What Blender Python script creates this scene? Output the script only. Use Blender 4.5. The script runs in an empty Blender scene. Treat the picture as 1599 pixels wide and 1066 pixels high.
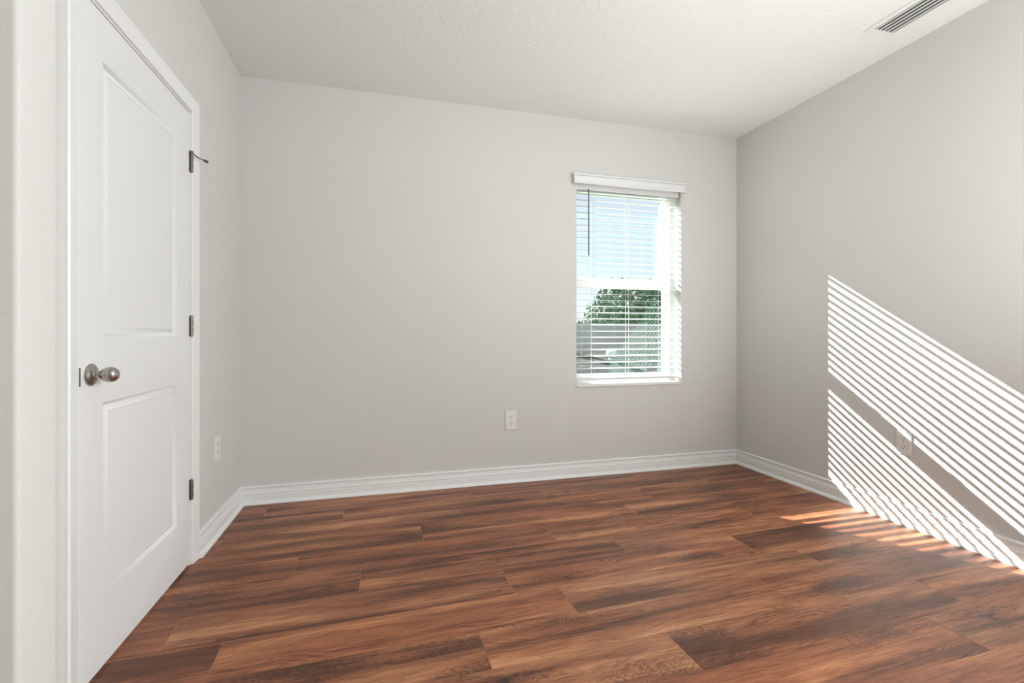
import bpy, bmesh, math, random
from mathutils import Vector, Matrix
S = bpy.context.scene
COL = S.collection
rnd = random.Random(7)

# ------------------------------------------------------------------ camera
cam_d = bpy.data.cameras.new('camera'); cam = bpy.data.objects.new('camera', cam_d); COL.objects.link(cam)
cam.location = (0, 0, 1.05)
cam.rotation_euler = (math.radians(90), 0, math.radians(-15.2))
cam_d.sensor_width = 36; cam_d.lens = 740/1599*36
cam_d.shift_y = -12.5/1599
cam_d.clip_start = 0.02
S.camera = cam
S.view_settings.view_transform = 'Standard'; S.view_settings.look = 'None'
S.view_settings.gamma = 1; S.view_settings.use_curve_mapping = False
S.view_settings.exposure = 0.07

# ------------------------------------------------------------------ sky, sun, added off-camera fill lamps
SUN = Vector((.625, -1, -.684)).normalized()          # direction the light travels
w = bpy.data.worlds.new('world'); S.world = w; w.use_nodes = True
nt = w.node_tree; nt.nodes.clear()
sky = nt.nodes.new('ShaderNodeTexSky'); sky.sky_type = 'NISHITA'; sky.sun_disc = False
sky.sun_elevation = math.radians(30); sky.sun_rotation = math.atan2(-SUN.x, -SUN.y)
sky.air_density = 1.0; sky.dust_density = 1.0; sky.ozone_density = 3.0
bg = nt.nodes.new('ShaderNodeBackground'); bg.inputs[1].default_value = 0.25
out = nt.nodes.new('ShaderNodeOutputWorld')
hz = nt.nodes.new('ShaderNodeMix'); hz.data_type = 'RGBA'            # thin bright haze over the blue sky
wc = nt.nodes.new('ShaderNodeTexCoord'); wn = nt.nodes.new('ShaderNodeTexNoise'); wn.inputs['Scale'].default_value = 2.2; wn.inputs['Detail'].default_value = 4
wr = nt.nodes.new('ShaderNodeMapRange'); wr.inputs['From Min'].default_value = .35; wr.inputs['From Max'].default_value = .65
wr.inputs['To Min'].default_value = .6; wr.inputs['To Max'].default_value = .82
nt.links.new(wc.outputs['Generated'], wn.inputs['Vector']); nt.links.new(wn.outputs['Fac'], wr.inputs['Value']); nt.links.new(wr.outputs[0], hz.inputs[0])
nt.links.new(sky.outputs[0], hz.inputs[6]); hz.inputs[7].default_value = (3.35, 3.50, 3.85, 1)
nt.links.new(hz.outputs[2], bg.inputs[0]); nt.links.new(bg.outputs[0], out.inputs[0])
sd = bpy.data.lights.new('sun', 'SUN'); sd.energy = 28; sd.angle = math.radians(0.35); sd.color = (.985, .985, .96)
so = bpy.data.objects.new('sun', sd); COL.objects.link(so)
so.rotation_euler = SUN.to_track_quat('-Z', 'Y').to_euler(); so.location = (-6, 14, 9)
ad = bpy.data.lights.new('added_side_fill', 'AREA'); ad.shape = 'RECTANGLE'; ad.size = 1.3; ad.size_y = 1.4  # added area fill outside the right wall, brightens door and left wall
ad.energy = 122; ad.color = (.94, .985, 1)
ao = bpy.data.objects.new('added_side_fill', ad); COL.objects.link(ao)
ao.location = (2.96, -.80, 1.62); ao.rotation_euler = (math.radians(90), 0, math.radians(72))

fd = bpy.data.lights.new('added_ceiling_fill', 'SPOT'); fd.energy = 172; fd.spot_size = math.radians(122); fd.spot_blend = 1; fd.shadow_soft_size = .12  # added spot fill, brightens the ceiling and the back right corner
fd.color = (.95, .995, 1)
fo = bpy.data.objects.new('added_ceiling_fill', fd); COL.objects.link(fo); fo.location = (1.75, -.1, .85)
fo.rotation_euler = (Vector((2.15, 1.7, 2.63)) - fo.location).to_track_quat('-Z', 'Y').to_euler()

# ------------------------------------------------------------------ materials
def new_mat(name):
    m = bpy.data.materials.new(name); m.use_nodes = True
    return m, m.node_tree, m.node_tree.nodes['Principled BSDF']
def plain(name, col, rough=.5, metal=0, spec=.5):
    m, t, b = new_mat(name)
    b.inputs['Base Color'].default_value = (*col, 1); b.inputs['Roughness'].default_value = rough
    b.inputs['Metallic'].default_value = metal; b.inputs['Specular IOR Level'].default_value = spec
    return m
def bumpy(name, col, rough, scale, strength, dist=.002, detail=3, var=.012, spec=.3):
    m, t, b = new_mat(name); N = t.nodes; L = t.links
    tc = N.new('ShaderNodeTexCoord'); n = N.new('ShaderNodeTexNoise')
    n.inputs['Scale'].default_value = scale; n.inputs['Detail'].default_value = detail
    L.new(tc.outputs['Object'], n.inputs['Vector'])
    bp = N.new('ShaderNodeBump'); bp.inputs['Strength'].default_value = strength; bp.inputs['Distance'].default_value = dist
    L.new(n.outputs['Fac'], bp.inputs['Height']); L.new(bp.outputs[0], b.inputs['Normal'])
    n2 = N.new('ShaderNodeTexNoise'); n2.inputs['Scale'].default_value = 2.2; L.new(tc.outputs['Object'], n2.inputs['Vector'])
    r = N.new('ShaderNodeMapRange'); r.inputs['To Min'].default_value = 1-var; r.inputs['To Max'].default_value = 1+var
    L.new(n2.outputs['Fac'], r.inputs['Value'])
    v = N.new('ShaderNodeVectorMath'); v.operation = 'SCALE'; v.inputs[0].default_value = col
    L.new(r.outputs[0], v.inputs['Scale']); L.new(v.outputs[0], b.inputs['Base Color'])
    b.inputs['Roughness'].default_value = rough; b.inputs['Specular IOR Level'].default_value = spec
    return m
M = {}
M['wall'] = bumpy('greige wall paint', (.665, .658, .634), .75, 130, .22)
M['ceiling'] = bumpy('white ceiling texture', (.84, .845, .83), .9, 55, .7, .005, 4)
M['trim'] = bumpy('white semi gloss trim paint', (.83, .835, .82), .35, 40, .02, spec=.45)
M['door'] = bumpy('white door paint', (.80, .805, .795), .42, 90, .03, spec=.4)
M['vinyl'] = plain('white vinyl', (.85, .85, .84), .4)
M['slat'] = plain('white blind slat', (.76, .76, .75), .4)
M['cord'] = plain('white cord', (.7, .7, .68), .8)
M['wand'] = plain('dark wand plastic', (.035, .05, .06), .3)
M['sill'] = bumpy('white marble sill', (.80, .79, .775), .25, 9, .0, var=.05)
M['plate'] = plain('white outlet plastic', (.79, .785, .76), .35)
M['hinge'] = plain('brushed dark nickel hinge', (.22, .21, .20), .38, 1)
M['slot'] = plain('dark slot', (.03, .028, .025), .6)
M['steel'] = plain('screw steel', (.55, .54, .52), .35, 1)
M['vent'] = plain('white enamelled vent', (.82, .82, .8), .45)
M['duct'] = plain('galvanised duct', (.10, .10, .10), .6, .3)

m, t, b = new_mat('satin nickel'); M['nickel'] = m
b.inputs['Base Color'].default_value = (.42, .40, .375, 1); b.inputs['Metallic'].default_value = 1
b.inputs['Roughness'].default_value = .3
n = t.nodes.new('ShaderNodeTexNoise'); n.inputs['Scale'].default_value = 400
rr = t.nodes.new('ShaderNodeMapRange'); rr.inputs['To Min'].default_value = .24; rr.inputs['To Max'].default_value = .36
t.links.new(n.outputs['Fac'], rr.inputs['Value']); t.links.new(rr.outputs[0], b.inputs['Roughness'])

# coated window glass: mostly clear, faint green mirror
m = bpy.data.materials.new('coated window glass'); m.use_nodes = True; M['glass'] = m
t = m.node_tree; t.nodes.clear(); N = t.nodes
tr = N.new('ShaderNodeBsdfTransparent'); tr.inputs[0].default_value = (.975, .985, .98, 1)
gl = N.new('ShaderNodeBsdfGlossy'); gl.inputs['Roughness'].default_value = 0.0; gl.inputs['Color'].default_value = (.55, .95, .72, 1)
ge = N.new('ShaderNodeNewGeometry'); dt = N.new('ShaderNodeVectorMath'); dt.operation = 'DOT_PRODUCT'
t.links.new(ge.outputs['Incoming'], dt.inputs[0]); t.links.new(ge.outputs['Normal'], dt.inputs[1])
def gm(op, a, v=None, w=None, c=False):
    q = N.new('ShaderNodeMath'); q.operation = op; q.use_clamp = c; t.links.new(a, q.inputs[0])
    if v is not None: q.inputs[1].default_value = v
    if w is not None: q.inputs[2].default_value = w
    return q.outputs[0]
sch = gm('MULTIPLY_ADD', gm('POWER', gm('MULTIPLY_ADD', gm('ABSOLUTE', dt.outputs['Value']), -1, 1, True), 5), .88, .09)
mx = N.new('ShaderNodeMixShader'); o = N.new('ShaderNodeOutputMaterial')
t.links.new(sch, mx.inputs[0])
t.links.new(tr.outputs[0], mx.inputs[1]); t.links.new(gl.outputs[0], mx.inputs[2]); t.links.new(mx.outputs[0], o.inputs[0])

# wood plank floor, read from the per-plank uv map and the per-plank random colour
def wood():
    m, t, b = new_mat('reddish brown wood plank'); N = t.nodes; L = t.links
    def math_(op, a, b_=None, c=None, clamp=False):
        q = N.new('ShaderNodeMath'); q.operation = op; q.use_clamp = clamp
        for i, x in enumerate((a, b_, c)):
            if x is None: continue
            if isinstance(x, (int, float)): q.inputs[i].default_value = x
            else: L.new(x, q.inputs[i])
        return q.outputs[0]
    def noise(vec, scale, detail=3, rough=.55, dist=0):
        q = N.new('ShaderNodeTexNoise'); q.inputs['Scale'].default_value = scale; q.inputs['Detail'].default_value = detail
        q.inputs['Roughness'].default_value = rough; q.inputs['Distortion'].default_value = dist
        L.new(vec, q.inputs['Vector']); return q.outputs['Fac']
    def stretch(vec, x, y, z=1):
        q = N.new('ShaderNodeMapping'); q.inputs['Scale'].default_value = (x, y, z); L.new(vec, q.inputs['Vector']); return q.outputs[0]
    def ramp(f, stops):
        q = N.new('ShaderNodeValToRGB'); L.new(f, q.inputs[0]); e = q.color_ramp.elements
        while len(e) < len(stops): e.new(.5)
        for i, (p, c) in enumerate(stops): e[i].position = p; e[i].color = (*c, 1)
        return q.outputs[0]
    def mix(f, a, b_, mode='MIX'):
        q = N.new('ShaderNodeMix'); q.data_type = 'RGBA'; q.blend_type = mode
        if isinstance(f, (int, float)): q.inputs[0].default_value = f
        else: L.new(f, q.inputs[0])
        for i, x in ((6, a), (7, b_)):
            if isinstance(x, tuple): q.inputs[i].default_value = (*x, 1)
            else: L.new(x, q.inputs[i])
        return q.outputs[2]
    uv = N.new('ShaderNodeUVMap'); uv.uv_map = 'plank'
    at = N.new('ShaderNodeAttribute'); at.attribute_name = 'plank_random'
    sep = N.new('ShaderNodeSeparateColor'); L.new(at.outputs['Color'], sep.inputs[0])
    U = uv.outputs[0]
    sx = N.new('ShaderNodeSeparateXYZ'); L.new(U, sx.inputs[0])
    # knots
    wob = N.new('ShaderNodeTexNoise'); wob.inputs['Scale'].default_value = 1; wob.inputs['Detail'].default_value = 2; L.new(stretch(U, 9, 40), wob.inputs['Vector'])
    wv = N.new('ShaderNodeVectorMath'); wv.operation = 'MULTIPLY_ADD'; L.new(wob.outputs['Color'], wv.inputs[0]); wv.inputs[1].default_value = (.34, .34, 0); L.new(stretch(U, 1.9, 6.2), wv.inputs[2])
    vo = N.new('ShaderNodeTexVoronoi'); vo.feature = 'F1'; vo.voronoi_dimensions = '2D'; vo.inputs['Scale'].default_value = 1; vo.inputs['Randomness'].default_value = .9
    L.new(wv.outputs[0], vo.inputs['Vector'])
    vs = N.new('ShaderNodeSeparateColor'); L.new(vo.outputs['Color'], vs.inputs[0])
    on = math_('GREATER_THAN', vs.outputs[0], .58)
    d = vo.outputs['Distance']
    kfar = math_('MULTIPLY', on, math_('POWER', math_('SUBTRACT', 1, math_('MULTIPLY', d, 1.55), clamp=True), 2.0))
    kcore = math_('MULTIPLY', math_('MULTIPLY', on, math_('MULTIPLY', math_('SUBTRACT', vs.outputs[1], .2, clamp=True), 1.3)), math_('SUBTRACT', 1, math_('MULTIPLY', d, 14), clamp=True))
    # growth rings bending around the knots
    broad = noise(stretch(U, 1.1, 6), 1, 2)
    field = math_('ADD', math_('ADD', sx.outputs[1], math_('MULTIPLY', broad, .30)), math_('MULTIPLY', kfar, .13))
    fine = noise(stretch(U, 10, 50), 1, 4, .65)
    field = math_('ADD', field, math_('MULTIPLY', fine, .016))
    rings = math_('MULTIPLY_ADD', math_('SINE', math_('MULTIPLY', field, 470)), .5, .5)
    ringmask = math_('MULTIPLY', math_('SUBTRACT', noise(stretch(U, 1.7, 9), 1.3, 2), .47, clamp=True), 6, clamp=True)
    ringmask = math_('MAXIMUM', math_('MULTIPLY_ADD', ringmask, .8, .15), math_('MULTIPLY', kfar, 3.0, clamp=True))
    # broad sapwood and heartwood bands
    tone = noise(stretch(U, .8, 10), 1.0, 5, .62, .4)
    tone = math_('ADD', tone, math_('MULTIPLY', math_('SUBTRACT', sep.outputs[0], .45), .09))
    tone = math_('SUBTRACT', tone, math_('MULTIPLY', kfar, .11))
    base = ramp(tone, [(.20, (.070, .028, .017)), (.40, (.155, .059, .031)), (.50, (.300, .118, .056)), (.57, (.400, .168, .078)), (.67, (.58, .285, .135))])
    red = mix(math_('MULTIPLY', sep.outputs[1], .45), base, mix(1.0, base, (1.10, .82, .72), 'MULTIPLY'))
    grey = mix(math_('MULTIPLY', math_('SUBTRACT', noise(stretch(U, .8, 6), 1.7, 2), .5, clamp=True), 2.4, clamp=True), red, mix(1.0, red, (.78, .92, 1.08), 'MULTIPLY'))
    dark = math_('MULTIPLY', math_('MULTIPLY', math_('POWER', rings, 2.2), ringmask), .74)
    c = mix(dark, grey, mix(1.0, grey, (.30, .26, .25), 'MULTIPLY'))
    streak = noise(stretch(U, 7, 170), 1, 4, .75)
    c = mix(math_('MULTIPLY', math_('SUBTRACT', streak, .46, clamp=True), 6, clamp=True), c, mix(1.0, c, (.52, .48, .46), 'MULTIPLY'))
    light = noise(stretch(U, 8, 210), 1, 3, .7)
    c = mix(math_('MULTIPLY', math_('SUBTRACT', light, .54, clamp=True), 4, clamp=True), c, mix(1.0, c, (1.35, 1.33, 1.3), 'MULTIPLY'))
    c = mix(math_('MULTIPLY', kcore, 3.0, clamp=True), c, (.045, .022, .016))
    L.new(c, b.inputs['Base Color'])
    b.inputs['Roughness'].default_value = .40; b.inputs['Specular IOR Level'].default_value = .36
    bp = N.new('ShaderNodeBump'); bp.inputs['Strength'].default_value = .12; bp.inputs['Distance'].default_value = .0015
    L.new(streak, bp.inputs['Height']); L.new(bp.outputs[0], b.inputs['Normal'])
    return m
M['wood'] = wood()
M['joint'] = plain('pale bevelled plank joint', (.42, .24, .15), .5)
M['shadowgap'] = plain('dark plank seam', (.06, .026, .016), .7)

# shingles: courses run along object X
m, t, b = new_mat('grey asphalt shingles'); M['shingle'] = m
N = t.nodes; L = t.links
tc = N.new('ShaderNodeTexCoord')
mp = N.new('ShaderNodeMapping'); mp.inputs['Scale'].default_value = (1, 1, 1); L.new(tc.outputs['Object'], mp.inputs[0])
br = N.new('ShaderNodeTexBrick'); br.inputs['Scale'].default_value = 1; br.inputs['Brick Width'].default_value = .34; br.inputs['Row Height'].default_value = .145
br.inputs['Mortar Size'].default_value = .014; br.inputs['Color1'].default_value = (.105, .10, .104, 1); br.inputs['Color2'].default_value = (.07, .067, .07, 1)
br.inputs['Mortar'].default_value = (.035, .034, .036, 1); L.new(mp.outputs[0], br.inputs['Vector'])
n = N.new('ShaderNodeTexNoise'); n.inputs['Scale'].default_value = 60; L.new(tc.outputs['Object'], n.inputs['Vector'])
mxx = N.new('ShaderNodeMix'); mxx.data_type = 'RGBA'; mxx.blend_type = 'MULTIPLY'; mxx.inputs[0].default_value = .6
L.new(br.outputs['Color'], mxx.inputs[6]); L.new(n.outputs['Color'], mxx.inputs[7]); L.new(mxx.outputs[2], b.inputs['Base Color'])
b.inputs['Roughness'].default_value = .95
m, t, b = new_mat('dark green leaves'); M['leaf'] = m
oi = t.nodes.new('ShaderNodeTexNoise'); oi.inputs['Scale'].default_value = 1.7
tc = t.nodes.new('ShaderNodeTexCoord'); t.links.new(tc.outputs['Object'], oi.inputs['Vector'])
cr = t.nodes.new('ShaderNodeValToRGB'); t.links.new(oi.outputs['Fac'], cr.inputs[0])
cr.color_ramp.elements[0].position = .35; cr.color_ramp.elements[0].color = (.022, .036, .022, 1)
cr.color_ramp.elements[1].position = .68; cr.color_ramp.elements[1].color = (.085, .125, .06, 1)
t.links.new(cr.outputs[0], b.inputs['Base Color']); b.inputs['Roughness'].default_value = .6
M['bark'] = bumpy('grey brown bark', (.16, .12, .09), .95, 18, .8, .02, var=.2)
M['stucco'] = bumpy('beige stucco', (.50, .45, .38), .9, 40, .4)
M['lawn'] = bumpy('lawn', (.10, .17, .05), .95, 20, .6, .02, var=.2)
M['twig'] = plain('bare branch', (.05, .042, .036), .9)
M['ventcap'] = plain('white roof vent plastic', (.78, .77, .78), .5)

# ------------------------------------------------------------------ helpers
def link(name, bm, mat, parent=None, smooth=False, mats=None):
    me = bpy.data.meshes.new(name); bmesh.ops.recalc_face_normals(bm, faces=bm.faces); bm.to_mesh(me); bm.free()
    for x in (mats or [mat]): me.materials.append(x)
    if smooth:
        for p in me.polygons: p.use_smooth = True
        me.shade_smooth() if hasattr(me, 'shade_smooth') else None
    o = bpy.data.objects.new(name, me); COL.objects.link(o)
    if parent: o.parent = parent
    return o
def empty(name, loc=(0, 0, 0)):
    o = bpy.data.objects.new(name, None); o.empty_display_size = .1; o.location = loc; COL.objects.link(o); return o
def tag(o, label=None, cat=None, group=None, kind=None):
    if label: o['label'] = label
    if cat: o['category'] = cat
    if group: o['group'] = group
    if kind: o['kind'] = kind
    return o
def box(bm, x0, x1, y0, y1, z0, z1, bev=0, mi=0):
    r = bmesh.ops.create_cube(bm, size=1)
    vs = r['verts']
    for v in vs:
        v.co = Vector(((x0+x1)/2 + v.co.x*(x1-x0), (y0+y1)/2 + v.co.y*(y1-y0), (z0+z1)/2 + v.co.z*(z1-z0)))
    fs = list({f for v in vs for f in v.link_faces})
    for f in fs: f.material_index = mi
    if bev:
        es = list({e for v in vs for e in v.link_edges})
        rb = bmesh.ops.bevel(bm, geom=es, offset=bev, segments=2, affect='EDGES', profile=.7)
        for f in rb['faces']: f.material_index = mi
def sweep(bm, prof, frames, closed=False, cap=True):
    """prof: list of (a,b); frames: list of (origin, A, B). Skin the profile along the frames."""
    rings = [[bm.verts.new(o + A*a + B*b) for a, b in prof] for o, A, B in frames]
    n = len(prof); m = len(rings)
    for i in range(m if closed else m-1):
        r0, r1 = rings[i], rings[(i+1) % m]
        for j in range(n):
            bm.faces.new((r0[j], r0[(j+1) % n], r1[(j+1) % n], r1[j]))
    if cap and not closed:
        bm.faces.new(rings[0]); bm.faces.new(rings[-1][::-1])
def lathe(bm, prof, origin, axis, seg=40):
    """prof: (distance along axis, radius)"""
    axis = Vector(axis).normalized(); up = Vector((0, 0, 1)) if abs(axis.z) < .9 else Vector((1, 0, 0))
    A = axis.cross(up).normalized(); B = axis.cross(A)
    O = Vector(origin); rings = []
    for d, r in prof:
        if r < 1e-6: rings.append([bm.verts.new(O + axis*d)])
        else: rings.append([bm.verts.new(O + axis*d + (A*math.cos(k*2*math.pi/seg) + B*math.sin(k*2*math.pi/seg))*r) for k in range(seg)])
    for r0, r1 in zip(rings, rings[1:]):
        for k in range(seg):
            k2 = (k+1) % seg
            if len(r0) == 1 and len(r1) == 1: continue
            if len(r0) == 1: bm.faces.new((r0[0], r1[k2], r1[k]))
            elif len(r1) == 1: bm.faces.new((r0[k], r0[k2], r1[0]))
            else: bm.faces.new((r0[k], r0[k2], r1[k2], r1[k]))
    for r, f in ((rings[0], 1), (rings[-1], -1)):
        if len(r) > 1: bm.faces.new(r[::f])
def tube(bm, pts, rad, seg=8):
    pts = [Vector(p) for p in pts]; rads = rad if isinstance(rad, (list, tuple)) else [rad]*len(pts)
    fr = []
    for i, p in enumerate(pts):
        d = (pts[min(i+1, len(pts)-1)] - pts[max(i-1, 0)]).normalized()
        up = Vector((0, 0, 1)) if abs(d.z) < .9 else Vector((1, 0, 0))
        A = d.cross(up).normalized(); B = d.cross(A)
        fr.append((p, A*rads[i], B*rads[i]))
    sweep(bm, [(math.cos(k*2*math.pi/seg), math.sin(k*2*math.pi/seg)) for k in range(seg)], fr)
def autosmooth(o, deg=35):
    for p in o.data.polygons: p.use_smooth = True
    bm = bmesh.new(); bm.from_mesh(o.data)
    for e in bm.edges:
        if len(e.link_faces) == 2 and e.calc_face_angle(0) > math.radians(deg): e.smooth = False
    bm.to_mesh(o.data); bm.free()
    return o
def struct(name, bm, mat, **k):
    return tag(link(name, bm, mat, **k), kind='structure')

XL, XR, YB, H = -.845, 2.772, 3.240, 2.63
WX0, WX1, WZ0, WZ1 = 1.371, 2.255, .672, 2.185      # window opening
YO = 3.46                                           # outer face of the back wall
YR, XN = -3.6, -1.70                               # rear wall, far side of the entry nook

# ------------------------------------------------------------------ floor: one mesh of planks
bm = bmesh.new(); uvl = bm.loops.layers.uv.new('plank'); cl = bm.loops.layers.float_color.new('plank_random')
s_ = .029; W = .1969; LN = 1.228; Y0 = 3.012
offs = {0: .65, 1: -.138, 2: .52, 3: .27, 4: .915, 5: -.034, 6: .568, 7: .755, 8: .371, 9: 1.0, 10: .745}
ang = math.atan(s_); ca, sa = math.cos(ang), math.sin(ang)
def plank(u0, u1, v0, v1, r):
    g = .0007
    co = [(u0+g, v0+g*.6), (u1-g, v0+g*.6), (u1-g, v1-g*.6), (u0+g, v1-g*.6)]
    vs = [bm.verts.new((u*ca - v*sa, u*sa + v*ca, 0)) for u, v in co]
    f = bm.faces.new(vs); ou, ov = r.uniform(0, 40), r.uniform(0, 40); c = (r.random(), r.random(), r.random(), 1)
    for l, (u, v) in zip(f.loops, co): l[uvl].uv = (u-u0+ou, v-v0+ov); l[cl] = c
    return f
r = random.Random(21)
for k in range(-1, 36):
    v1 = (Y0 - W*(k-1)) ; v0 = v1 - W
    off = offs.get(k, r.uniform(0, LN))
    n0 = int(math.floor((-2.3-off)/LN))
    for i in range(n0, n0+6):
        u0 = off + i*LN
        if u0 > XR+.3: break
        plank(u0, u0+LN, v0*1.0, v1*1.0, r)
# v here is measured square to the planks; the rows are keyed to Y at X=0
def clip(no, co):
    bmesh.ops.bisect_plane(bm, geom=bm.verts[:]+bm.edges[:]+bm.faces[:], plane_co=co, plane_no=no, clear_outer=True)
clip((1, 0, 0), (XR+.01, 0, 0)); clip((-1, 0, 0), (XN-.01, 0, 0)); clip((0, 1, 0), (0, YB+.01, 0)); clip((0, -1, 0), (0, YR-.01, 0))
# seams under the planks: pale across the ends, and slab below
top = bm.faces[:]
box(bm, XN-.1, XR+.1, YR-.1, YB+.1, -.12, -.0008, mi=1)
me = bpy.data.meshes.new('floor'); bmesh.ops.recalc_face_normals(bm, faces=bm.faces[:])
for f in bm.faces:
    if abs(f.calc_center_median().z) < 1e-5 and f.normal.z < 0: f.normal_flip()
bm.to_mesh(me); bm.free(); me.materials.append(M['wood']); me.materials.append(M['joint'])
fl = bpy.data.objects.new('floor', me); COL.objects.link(fl); tag(fl, kind='structure')

# ------------------------------------------------------------------ shell
bm = bmesh.new(); box(bm, XN-.1, XR+.1, YR-.1, YB+.22, H, H+.12); 
VX0, VX1, VY0, VY1 = 2.445, 2.590, 1.50, 1.885       # vent opening
bm.free(); bm = bmesh.new()
box(bm, XN-.1, VX0, YR-.1, YO, H, H+.12); box(bm, VX1, XR+.12, YR-.1, YO, H, H+.12)
box(bm, VX0, VX1, YR-.1, VY0, H, H+.12); box(bm, VX0, VX1, VY1, YO, H, H+.12)
struct('ceiling', bm, M['ceiling'])
bm = bmesh.new()
box(bm, XL-.12, WX0, YB, YO, 0, H); box(bm, WX1, XR+.12, YB, YO, 0, H)
box(bm, WX0, WX1, YB, YO, 0, WZ0); box(bm, WX0, WX1, YB, YO, WZ1, H)
struct('wall_back', bm, M['wall'])
bm = bmesh.new(); box(bm, XR, XR+.12, -.06, YB, 0, H); box(bm, XR, XR+.12, YR-.1, -1.52, 0, H)
box(bm, XR, XR+.12, -1.52, -.06, 0, .92); box(bm, XR, XR+.12, -1.52, -.06, 2.32, H)  # unseen opening added to let the side fill lamp in
struct('wall_right', bm, M['wall'])
DY0, DY1, DZ = 1.626, 2.469, 2.062                  # rough door opening (outer side of the jambs)
YS0, YS1, XS = 1.108, 1.223, -.6656                 # wall end beside the camera
bm = bmesh.new()
box(bm, XL-.12, XL, YS0, DY0, 0, H); box(bm, XL-.12, XL, DY1, YB, 0, H); box(bm, XL-.12, XL, DY0, DY1, DZ, H)
struct('wall_left', bm, M['wall'])
# wall end with rounded corner beads
bm = bmesh.new(); R = .010; pr = []
pr.append((XN, YS0)); 
for k in range(7):
    a = -math.pi/2 + k*math.pi/12; pr.append((XS-R+R*math.cos(a), YS0+R+R*math.sin(a)))
for k in range(7):
    a = k*math.pi/12; pr.append((XS-R+R*math.cos(a), YS1-R+R*math.sin(a)))
pr.append((XL, YS1)); pr.append((XL, YS1-.02)); pr.append((XN, YS1-.02))
sweep(bm, pr, [(Vector((0, 0, 0)), Vector((1, 0, 0)), Vector((0, 1, 0))), (Vector((0, 0, H)), Vector((1, 0, 0)), Vector((0, 1, 0)))])
autosmooth(struct('wall_entry', bm, M['wall']))
bm = bmesh.new(); box(bm, XN-.1, XN, YR-.1, YS1-.02, 0, H); struct('wall_nook', bm, M['wall'])
bm = bmesh.new()
box(bm, XN, XR, YR-.1, YR, 0, H)
struct('wall_rear', bm, M['wall'])

# ------------------------------------------------------------------ baseboards
BP = [(0, 0), (.030, 0), (.030, .004), (.027, .012), (.021, .018), (.016, .021), (.0155, .052), (.013, .055), (.013, .059),
      (.0155, .062), (.0145, .069), (.0115, .073), (.0115, .078), (.0095, .083), (.0085, .090), (.0095, .095), (.0125, .098), (.0125, .104), (.010, .109), (.005, .111), (0, .111)]
def skirting(name, pts, normals):
    bm = bmesh.new(); Z = Vector((0, 0, 1))
    sweep(bm, BP, [(Vector((*p, 0)), Vector((*n_, 0)), Z) for p, n_ in zip(pts, normals)])
    return autosmooth(struct(name, bm, M['trim']), 25)
skirting('baseboard_left', [(XL, 2.520), (XL, YB)], [(1, 0), (1, -1)])
skirting('baseboard_back', [(XL, YB), (XR, YB)], [(1, -1), (-1, -1)])
skirting('baseboard_right', [(XR, YB), (XR, YR)], [(-1, -1), (-1, 0)])

# ------------------------------------------------------------------ closet door
door = tag(empty('door_1', (XL, 2.455, 0)), kind='structure')
def kid(name, bm, mat, parent, sm=0, **k):
    o = link(name, bm, mat, **k); o.parent = parent
    c = Vector((0, 0, 0)); q = parent
    while q: c += q.location; q = q.parent
    o.data.transform(Matrix.Translation(-c))
    if sm: autosmooth(o, sm)
    return o
# jambs and stop
bm = bmesh.new()
J0, J1, JZ = 1.6375, 2.4575, 2.0505
box(bm, XL-.118, XL-.0005, DY0, J0, 0, JZ+.0115, .001); box(bm, XL-.118, XL-.0005, J1, DY1, 0, JZ+.0115, .001); box(bm, XL-.118, XL-.0005, J0, J1, JZ, JZ+.0115)
box(bm, XL-.075, XL-.040, J0, J0+.011, 0, JZ); box(bm, XL-.075, XL-.040, J1-.011, J1, 0, JZ); box(bm, XL-.075, XL-.040, J0, J1, JZ-.011, JZ)
kid('door_frame', bm, M['trim'], door)
# casing: profile swept up, over and down with mitred corners (a: outward from opening, b: proud of wall)
CP = [(0, 0), (0, .006), (.004, .009), (.010, .0085), (.016, .0105), (.030, .0125), (.044, .014), (.050, .0165), (.056, .0165), (.0585, .013), (.060, .012), (.060, 0)]
bm = bmesh.new(); cy0, cy1, cz = 1.6295, 2.4655, 2.0585
X = Vector((1, 0, 0))
def fr(y, z, a): return (Vector((XL, y, z)), Vector(a), X)
sweep(bm, CP, [fr(cy0, 0, (0, -1, 0)), fr(cy0, cz, (0, -1, 1)), fr(cy1, cz, (0, 1, 1)), fr(cy1, 0, (0, 1, 0))])
kid('door_casing', bm, M['trim'], door, 25)
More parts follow.
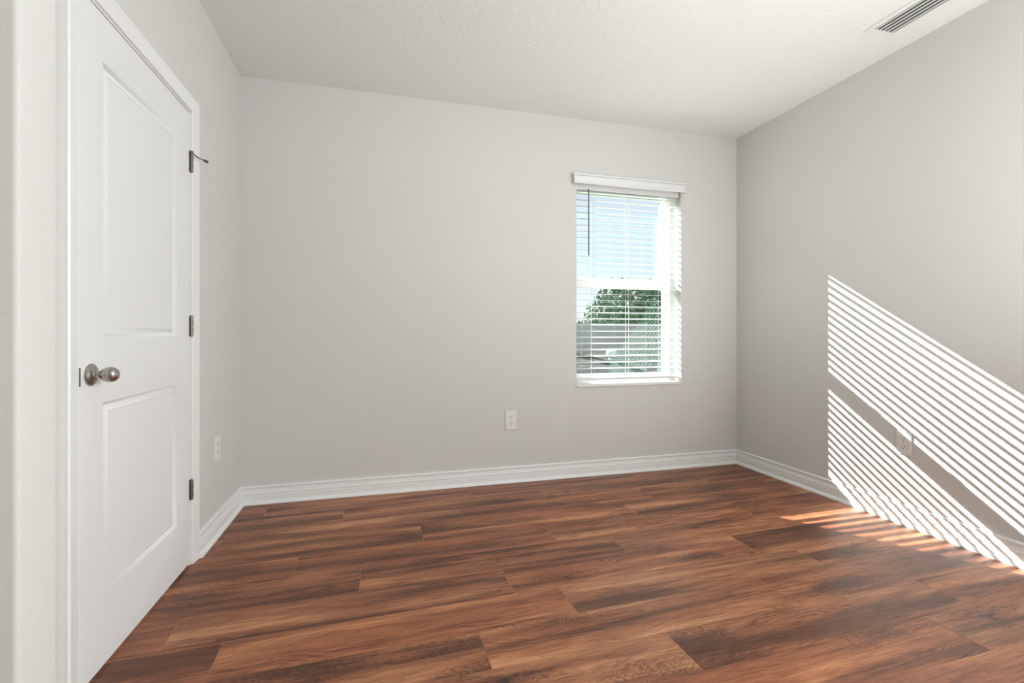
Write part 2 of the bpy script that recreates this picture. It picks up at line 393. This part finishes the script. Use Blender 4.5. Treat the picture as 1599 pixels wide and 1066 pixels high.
# slab with two moulded panels
def slab():
    bm = bmesh.new(); y0, y1, z0, z1 = 1.6405, 2.4535, .012, 2.0465; xf = XL-.001; xb = xf-.035
    panels = [(1.766, 2.318, 1.037, 1.903), (1.766, 2.318, .226, .836)]
    ys = [y0, 1.766, 2.318, y1]; zs = [z0, .226, .836, 1.037, 1.903, z1]
    grid = {}
    def V(x, y, z):
        key = (round(x, 5), round(y, 5), round(z, 5))
        if key not in grid: grid[key] = bm.verts.new((x, y, z))
        return grid[key]
    for i in range(3):
        for j in range(5):
            if i == 1 and j in (1, 3): continue
            bm.faces.new([V(xf, a, b_) for a, b_ in ((ys[i], zs[j]), (ys[i+1], zs[j]), (ys[i+1], zs[j+1]), (ys[i], zs[j+1]))])
    prof = [(0, 0), (.003, -.0015), (.010, -.0105), (.014, -.0122), (.017, -.0118), (.033, -.0032), (.0345, -.0045), (.037, -.0045)]
    for a0, a1, b0, b1 in panels:
        prev = None
        for ins, dp in prof:
            ring = [V(xf+dp, a0+ins, b0+ins), V(xf+dp, a1-ins, b0+ins), V(xf+dp, a1-ins, b1-ins), V(xf+dp, a0+ins, b1-ins)]
            if prev:
                for k in range(4): bm.faces.new((prev[k], prev[(k+1) % 4], ring[(k+1) % 4], ring[k]))
            prev = ring
        bm.faces.new(prev)
    bk = [V(xb, a, b_) for a, b_ in ((y0, z0), (y1, z0), (y1, z1), (y0, z1))]
    bm.faces.new(bk[::-1])
    def side(seq, p, q): bm.faces.new(seq + [q, p])
    side([V(xf, y, z0) for y in ys], bk[0], bk[1]); side([V(xf, y, z1) for y in ys][::-1], bk[2], bk[3])
    side([V(xf, y0, z) for z in zs][::-1], bk[3], bk[0]); side([V(xf, y1, z) for z in zs], bk[1], bk[2])
    return bm
leaf = kid('door_slab', slab(), M['door'], door, 50)
bm = bmesh.new(); ky, kz = 1.701, .926
lathe(bm, [(0, .0335), (.003, .0335), (.0045, .0325), (.005, .0300), (.008, .0270), (.0115, .0195), (.013, .0150), (.0145, .0135), (.0170, .0135), (.018, .0115),
           (.024, .0105), (.027, .0115), (.030, .0150), (.035, .0190), (.041, .0219), (.048, .0232), (.055, .0226), (.062, .0200), (.067, .0160), (.070, .0110), (.0715, .005), (.0718, 0)],
      (XL-.001, ky, kz), (1, 0, 0), 48)
kid('door_knob', bm, M['nickel'], leaf, 40)
bm = bmesh.new(); box(bm, XL-.010, XL+.0055, J0-.0035, J0+.0022, .897, .951, .0008)
tag(kid('strike_plate', bm, M['slot'], door), label='dark metal strike plate')
def hinge(z0, z1, stop=False):
    bm = bmesh.new(); cyh = 2.4565; n = 5; hgt = (z1-z0)/n
    for i in range(n):
        lathe(bm, [(.0006, .0066), (hgt-.0006, .0066)], (XL+.0058, cyh, z0+i*hgt), (0, 0, 1), 20)
    lathe(bm, [(-.003, .0), (-.003, .0035), (0, .0062), (z1-z0, .0062), (z1-z0+.004, .0035), (z1-z0+.004, 0)], (XL+.0058, cyh, z0), (0, 0, 1), 16)
    box(bm, XL-.0015, XL+.0012, cyh-.010, cyh-.001, z0, z1, .0004); box(bm, XL+.0002, XL+.0012, cyh+.001, cyh+.013, z0, z1, .0003)
    hg = kid('hinge', bm, M['hinge'], door, 40)
    for a in (.27, .68):
        b2 = bmesh.new(); zc = z0+(z1-z0)*a
        box(b2, XL+.0088, XL+.0127, cyh-.0018, cyh+.0018, zc-.012, zc+.012)
        kid('hinge_slot', b2, M['slot'], hg)
    if stop:
        b2 = bmesh.new(); zt = z1-.006
        lathe(b2, [(0, .009), (.003, .009)], (XL+.0058, cyh, z1+.001), (0, 0, 1), 20)
        tube(b2, [(XL+.006, cyh+.004, z1), (XL+.022, cyh+.030, z1-.012), (XL+.040, cyh+.062, z1-.014)], .0028)
        tube(b2, [(XL+.038, cyh+.060, z1-.0137), (XL+.046, cyh+.074, z1-.0145)], .0068, 12)
        tube(b2, [(XL+.006, cyh-.004, z1-.002), (XL+.012, cyh-.022, z1-.008)], .0035)
        kid('door_stop', b2, M['hinge'], hg, 40)
hinge(1.783, 1.872, True); hinge(1.039, 1.128); hinge(.298, .387)

# ------------------------------------------------------------------ window
win = tag(empty('window_1', ((WX0+WX1)/2, 3.42, WZ0)), kind='structure')
FY0, FY1 = 3.385, 3.455
bm = bmesh.new()      # outer frame
box(bm, WX0, WX0+.040, FY0, FY1, WZ0, WZ1, .002); box(bm, WX1-.040, WX1, FY0, FY1, WZ0, WZ1, .002)
box(bm, WX0+.04, WX1-.04, FY0, FY1, WZ1-.040, WZ1, .002); box(bm, WX0+.04, WX1-.04, FY0, FY1, WZ0, WZ0+.035, .002)
kid('window_frame', bm, M['vinyl'], win)
def sash(name, y0, y1, z0, z1, rb, rt, st):
    bm = bmesh.new(); a, b_ = WX0+.036, WX1-.036
    box(bm, a, a+st, y0, y1, z0, z1, .002); box(bm, b_-st, b_, y0, y1, z0, z1, .002)
    box(bm, a+st, b_-st, y0, y1, z0, z0+rb, .002); box(bm, a+st, b_-st, y0, y1, z1-rt, z1, .002)
    o_ = kid(name, bm, M['vinyl'], win)
    bm = bmesh.new(); ym = (y0+y1)/2; box(bm, a+st-.004, b_-st+.004, ym-.002, ym+.002, z0+rb-.004, z1-rt+.004)
    kid('glass_pane', bm, M['glass'], o_)
    return o_
sash('upper_sash', 3.424, 3.452, 1.410, WZ1-.036, .078, .014, .016)
lo = sash('lower_sash', 3.390, 3.422, WZ0+.030, 1.470, .034, .068, .012)
for x in (1.70, 1.95):
    bm = bmesh.new(); box(bm, x-.028, x+.028, 3.392, 3.418, 1.470, 1.478, .002); lathe(bm, [(0, .010), (.009, .008)], (x, 3.405, 1.478), (0, 0, 1), 16)
    box(bm, x-.004, x+.030, 3.396, 3.406, 1.480, 1.487, .002)
    kid('sash_lock', bm, M['vinyl'], lo)
bm = bmesh.new(); box(bm, WX0-.004, WX1+.004, YB-.012, FY0+.01, WZ0-.016, WZ0+.002, .003)
kid('window_sill', bm, M['sill'], win)

# ------------------------------------------------------------------ blind
YC = 3.290; ZT = 2.097; P = .0468; TILT = math.radians(7)
blind = tag(empty('window_blind', ((WX0+WX1)/2, YC, WZ1)), 'white horizontal slat blind with moulded valance hanging in the window recess', 'window blind')
bx0, bx1 = WX0+.006, WX1-.006
VP = [(0, 0), (-.009, 0), (-.012, .003), (-.012, .010), (-.004, .0125), (-.003, .017), (-.0045, .030), (-.0065, .042), (-.010, .052), (-.006, .0535), (-.006, .0575), (-.014, .060), (-.016, .065), (-.016, .071), (-.013, .075), (0, .075)]
bm = bmesh.new()
vy = 3.208; vx0, vx1 = 1.347, 2.262; Zv = Vector((0, 0, 1))
sweep(bm, VP, [(Vector((vx0, YB-.0005, 2.144)), Vector((1, 0, 0)), Zv), (Vector((vx0, vy, 2.144)), Vector((1, 1, 0)), Zv), (Vector((vx1, vy, 2.144)), Vector((-1, 1, 0)), Zv), (Vector((vx1, YB-.0005, 2.144)), Vector((-1, 0, 0)), Zv)])
kid('valance', bm, M['slat'], blind, 30)
bm = bmesh.new(); box(bm, bx0, bx1, YC-.026, YC+.026, 2.119, 2.170, .002); kid('headrail', bm, M['slat'], blind)
bm = bmesh.new(); wd = .044; nsl = 29
for k in range(nsl):
    z = ZT - P*k; pr = []
    for i in range(7):
        a = -1 + i/3; pr.append((a*wd/2, .0009 + .0014*(1-a*a)))
    for i in range(7):
        a = 1 - i/3; pr.append((a*wd/2, -.0009 + .0014*(1-a*a)))
    A = Vector((0, math.cos(TILT), math.sin(TILT))); B = Vector((0, -math.sin(TILT), math.cos(TILT)))
    sweep(bm, pr, [(Vector((bx0, YC, z)), A, B), (Vector((bx1, YC, z)), A, B)])
kid('slats', bm, M['slat'], blind, 40)
bm = bmesh.new(); box(bm, bx0, bx1, YC-.025, YC+.025, .700, .718, .003); kid('bottom_rail', bm, M['slat'], blind)
for x in (1.525, 1.813, 2.100):
    bm = bmesh.new()
    for dy in (-.0245, .0245): tube(bm, [(x, YC+dy, 2.119), (x, YC+dy, .712)], .0011, 6)
    tube(bm, [(x+.012, YC, 2.119), (x+.012, YC, .712)], .0008, 6)
    for k in range(nsl):
        z = ZT-P*k-.003; dz = math.tan(TILT)*.0245
        tube(bm, [(x, YC-.0245, z-dz), (x, YC+.0245, z+dz)], .0006, 4)
    lathe(bm, [(0, .004), (.003, .006), (.006, .004)], (x, YC, .694), (0, 0, 1), 12)
    kid('ladder_cord', bm, M['cord'], blind)
bm = bmesh.new(); tube(bm, [(1.476, YC-.036, 2.122), (1.476, YC-.036, 1.630)], .0042, 8); tube(bm, [(1.476, YC-.026, 2.130), (1.476, YC-.036, 2.118)], .002, 6)
tag(kid('tilt_wand', bm, M['wand'], blind), label='dark tilt wand')

# ------------------------------------------------------------------ outlets
def outlet(name, loc, rz, wd, hg, label):
    r0 = tag(empty(name, loc), label, 'outlet', 'duplex wall outlets'); r0.rotation_euler.z = rz
    def part(nm, bm, mt, par=r0):       # local space: plate in XZ, facing -Y
        o = link(nm, bm, mt); o.parent = par; return o
    bm = bmesh.new(); box(bm, -wd/2, wd/2, -.007, 0, -hg/2, hg/2, .0028); part('cover_plate', bm, M['plate'])
    for s in (1, -1):
        zc = s*.0205*hg/.115; k = hg/.115
        bm = bmesh.new()
        pts = []
        for i in range(24):
            a = i*2*math.pi/24; pts.append((max(-.0165, min(.0165, .0175*math.cos(a)*1.1))*k, .0145*math.sin(a)*k))
        sweep(bm, pts, [(Vector((0, -.006, zc)), Vector((1, 0, 0)), Vector((0, 0, 1))), (Vector((0, -.0092, zc)), Vector((1, 0, 0)), Vector((0, 0, 1)))])
        rc = part('receptacle', bm, M['plate'])
        bm = bmesh.new()
        box(bm, -.0075*k, -.0052*k, -.0096, -.008, zc-.001*k, zc+.008*k); box(bm, .0052*k, .0075*k, -.0096, -.008, zc-.000*k, zc+.007*k)
        lathe(bm, [(0, .0026*k), (.0016, .0026*k)], (0, -.0096, zc-.0070*k), (0, 1, 0), 12)
        part('slots', bm, M['slot'], rc)
    bm = bmesh.new(); lathe(bm, [(0, .0028), (.001, .0034), (.0015, .0034)], (0, -.0085, 0), (0, 1, 0), 14); part('screw', bm, M['steel'])
outlet('wall_outlet', (.871, YB, .436), 0, .080, .130, 'white duplex outlet low on the back wall left of the window')
outlet('wall_outlet', (XL, 2.808, .449), math.radians(90), .080, .128, 'white duplex outlet on the narrow left wall between door and corner')
outlet('wall_outlet', (XR, 1.953, .447), math.radians(-90), .078, .126, 'white duplex outlet on the right wall crossed by sunlight stripes')

# ------------------------------------------------------------------ ceiling vent
vent = tag(empty('ceiling_vent', ((VX0+VX1)/2, (VY0+VY1)/2, H)), 'white rectangular ceiling air vent with long slots near the right wall', 'vent')
bm = bmesh.new(); f = .028
a0, a1, b0, b1 = VX0-f+.006, VX1+f-.006, VY0-f+.006, VY1+f-.006
c0, c1, e0, e1 = VX0+.008, VX1-.008, VY0+.008, VY1-.008
box(bm, a0, c0, b0, b1, H-.006, H-.0002, .002); box(bm, c1, a1, b0, b1, H-.006, H-.0002, .002)
box(bm, c0, c1, b0, e0, H-.006, H-.0002, .002); box(bm, c0, c1, e1, b1, H-.006, H-.0002, .002)
kid('vent_frame', bm, M['vent'], vent)
bm = bmesh.new()
nl = 5; pw = (c1-c0)/nl
for i in range(nl+1):
    xx = c0 + i*pw
    A = Vector((-math.sin(math.radians(24)), 0, math.cos(math.radians(24)))); B = Vector((A.z, 0, -A.x))
    if i in (0,): continue
    sweep(bm, [(-.002, -.0008), (.006, -.0008), (.006, .0008), (-.002, .0008)], [(Vector((xx-.010, e0, H-.004)), A, B), (Vector((xx-.010, e1, H-.004)), A, B)])
kid('louvres', bm, M['vent'], vent)
bm = bmesh.new()
th = .003
box(bm, VX0-.001, VX1+.001, VY0-.001, VY1+.001, H+.118, H+.121)
box(bm, VX0+.0005, VX0+th, VY0+.0005, VY1-.0005, H+.002, H+.118); box(bm, VX1-th, VX1-.0005, VY0+.0005, VY1-.0005, H+.002, H+.118)
box(bm, VX0+th, VX1-th, VY0+.0005, VY0+th, H+.002, H+.118); box(bm, VX0+th, VX1-th, VY1-th, VY1-.0005, H+.002, H+.118)
tag(kid('duct', bm, M['duct'], vent), label='dark duct behind the louvres')

# ------------------------------------------------------------------ outside: neighbouring roof, branch, trees, lawn
GZ = -3.1
bm = bmesh.new(); box(bm, -60, 80, 3.6, 110, GZ-.2, GZ); struct('ground', bm, M['lawn'])
RY, RZ, EY = 12.0, 1.335, 6.6; pitch = math.radians(20)
EZ = RZ - (RY-EY)*math.tan(pitch)
house = tag(empty('neighbouring_house', (5.5, RY, GZ)), 'neighbouring house with a grey shingled roof seen through the lower window pane', 'house')
bm = bmesh.new(); Ls = (RY-EY)/math.cos(pitch)+.35
box(bm, -4.5, 9.5, -Ls, 0, -.12, 0)
o = link('roof', bm, M['shingle']); o.parent = house; o.location = (0, 0, RZ-GZ); o.rotation_euler = (pitch, 0, 0)
bm = bmesh.new(); box(bm, -4.5, 9.5, 0, 3.2, -.12, 0)
o = link('roof', bm, M['shingle']); o.parent = house; o.location = (0, 0, RZ-GZ); o.rotation_euler = (-pitch, 0, 0)
bm = bmesh.new()
zt = EZ - GZ - .05
pr = [(EY-RY+.3, 0), (2.7, 0), (2.7, RZ-GZ-.16-2.7*math.tan(pitch)), (0, RZ-GZ-.16), (EY-RY+.3, zt)]
sweep(bm, pr, [(Vector((-4.1, 0, 0)), Vector((0, 1, 0)), Vector((0, 0, 1))), (Vector((9.1, 0, 0)), Vector((0, 1, 0)), Vector((0, 0, 1)))])
kid2 = link('house_wall', bm, M['stucco']); kid2.parent = house
def roof_pt(x, y, up=0): return Vector((x, y, RZ - (RY-y)*math.tan(pitch) + up))
# white vent hood on the slope
vp = roof_pt(4.90, 9.62)
bm = bmesh.new()
lathe(bm, [(-.03, .05), (.06, .05), (.065, .085), (.10, .120), (.17, .125), (.215, .105), (.235, .06), (.24, 0)], vp, (0, -.25, 1), 28)
o = kid('roof_vent', bm, M['ventcap'], house, 40); tag(o, label='white rounded roof vent')
# bare branch lying on the shingles
bm = bmesh.new()
p = [roof_pt(3.70, 9.0+.62*1.9, .03), roof_pt(3.92, 10.0, .05), roof_pt(4.2, 9.86, .03), roof_pt(4.45, 9.62, .05), roof_pt(4.8, 9.42, .03)]
tube(bm, p, [.010, .016, .020, .022, .014], 6)
for b0_, dx, dy in ((p[1], -.12, .22), (p[2], .16, .22), (p[3], .24, .26), (p[0], .12, .2), (p[2], .2, -.16)):
    e_ = b0_ + Vector((dx, dy, dy*math.tan(pitch)+.05)); tube(bm, [b0_, (b0_+e_)/2+Vector((0, 0, .02)), e_], [.012, .009, .005], 5)
o = link('fallen_branch', bm, M['twig']); tag(o, 'thin dark bare branch lying across the grey shingled roof outside', 'branch')

def tree(x, y, top, rad, nleaf, seed, label, name='leafy_tree'):
    r = random.Random(seed); root = tag(empty(name, (x, y, GZ)), label, 'tree', 'trees behind the neighbouring roof')
    hgt = top-GZ; cb = hgt*.30
    bm = bmesh.new(); tube(bm, [(0, 0, -.1), (.1, 0, cb), (.05, .1, hgt*.55), (0, 0, hgt*.8)], [.28, .22, .15, .05], 10)
    blobs = []
    for i in range(16):
        a = r.uniform(0, 2*math.pi); rr_ = rad*math.sqrt(r.random())*.72; zz = r.uniform(cb+rad*.1, hgt-rad*.30)
        fall = 1-.35*((zz-cb)/(hgt-cb))**2
        c = Vector((math.cos(a)*rr_*fall, math.sin(a)*rr_*fall, zz)); blobs.append((c, rad*r.uniform(.30, .46)))
        tube(bm, [(.08, .03, min(zz*.75, hgt*.7)), c*.5+Vector((0, 0, zz*.45)), c], [.08, .05, .02], 6)
    o = link('trunk', bm, M['bark']); o.parent = root
    bm = bmesh.new()
    for i in range(nleaf):
        c, br_ = r.choice(blobs); d = Vector((r.gauss(0, 1), r.gauss(0, 1), r.gauss(0, 1))).normalized()
        p_ = c + d*br_*r.uniform(.55, 1.08); p_.z = min(p_.z, hgt+r.uniform(-.15, .1))
        n_ = (d + Vector((r.uniform(-1, 1), r.uniform(-1, 1), r.uniform(-.5, 1)))).normalized()
        A = n_.orthogonal().normalized(); A = (Matrix.Rotation(r.uniform(0, 6.28), 3, n_) @ A); B = n_.cross(A); q = r.uniform(.05, .10)
        bm.faces.new([bm.verts.new(p_+A*q*1.7), bm.verts.new(p_+B*q*.8+n_*q*.2), bm.verts.new(p_-A*q*1.7), bm.verts.new(p_-B*q*.8+n_*q*.2)])
    o = link('foliage', bm, M['leaf']); o.parent = root
tree(11.0, 20.0, 3.62, 2.4, 12000, 3, 'dense leafy tree filling the lower pane above the grey roof ridge')
tree(16.2, 20.4, 3.6, 2.3, 6000, 8, 'leafy tree farther right, beside the larger tree behind the roof')
tree(14.0, 26.5, 4.3, 2.6, 6000, 5, 'distant leafy tree between and behind the two nearer trees')
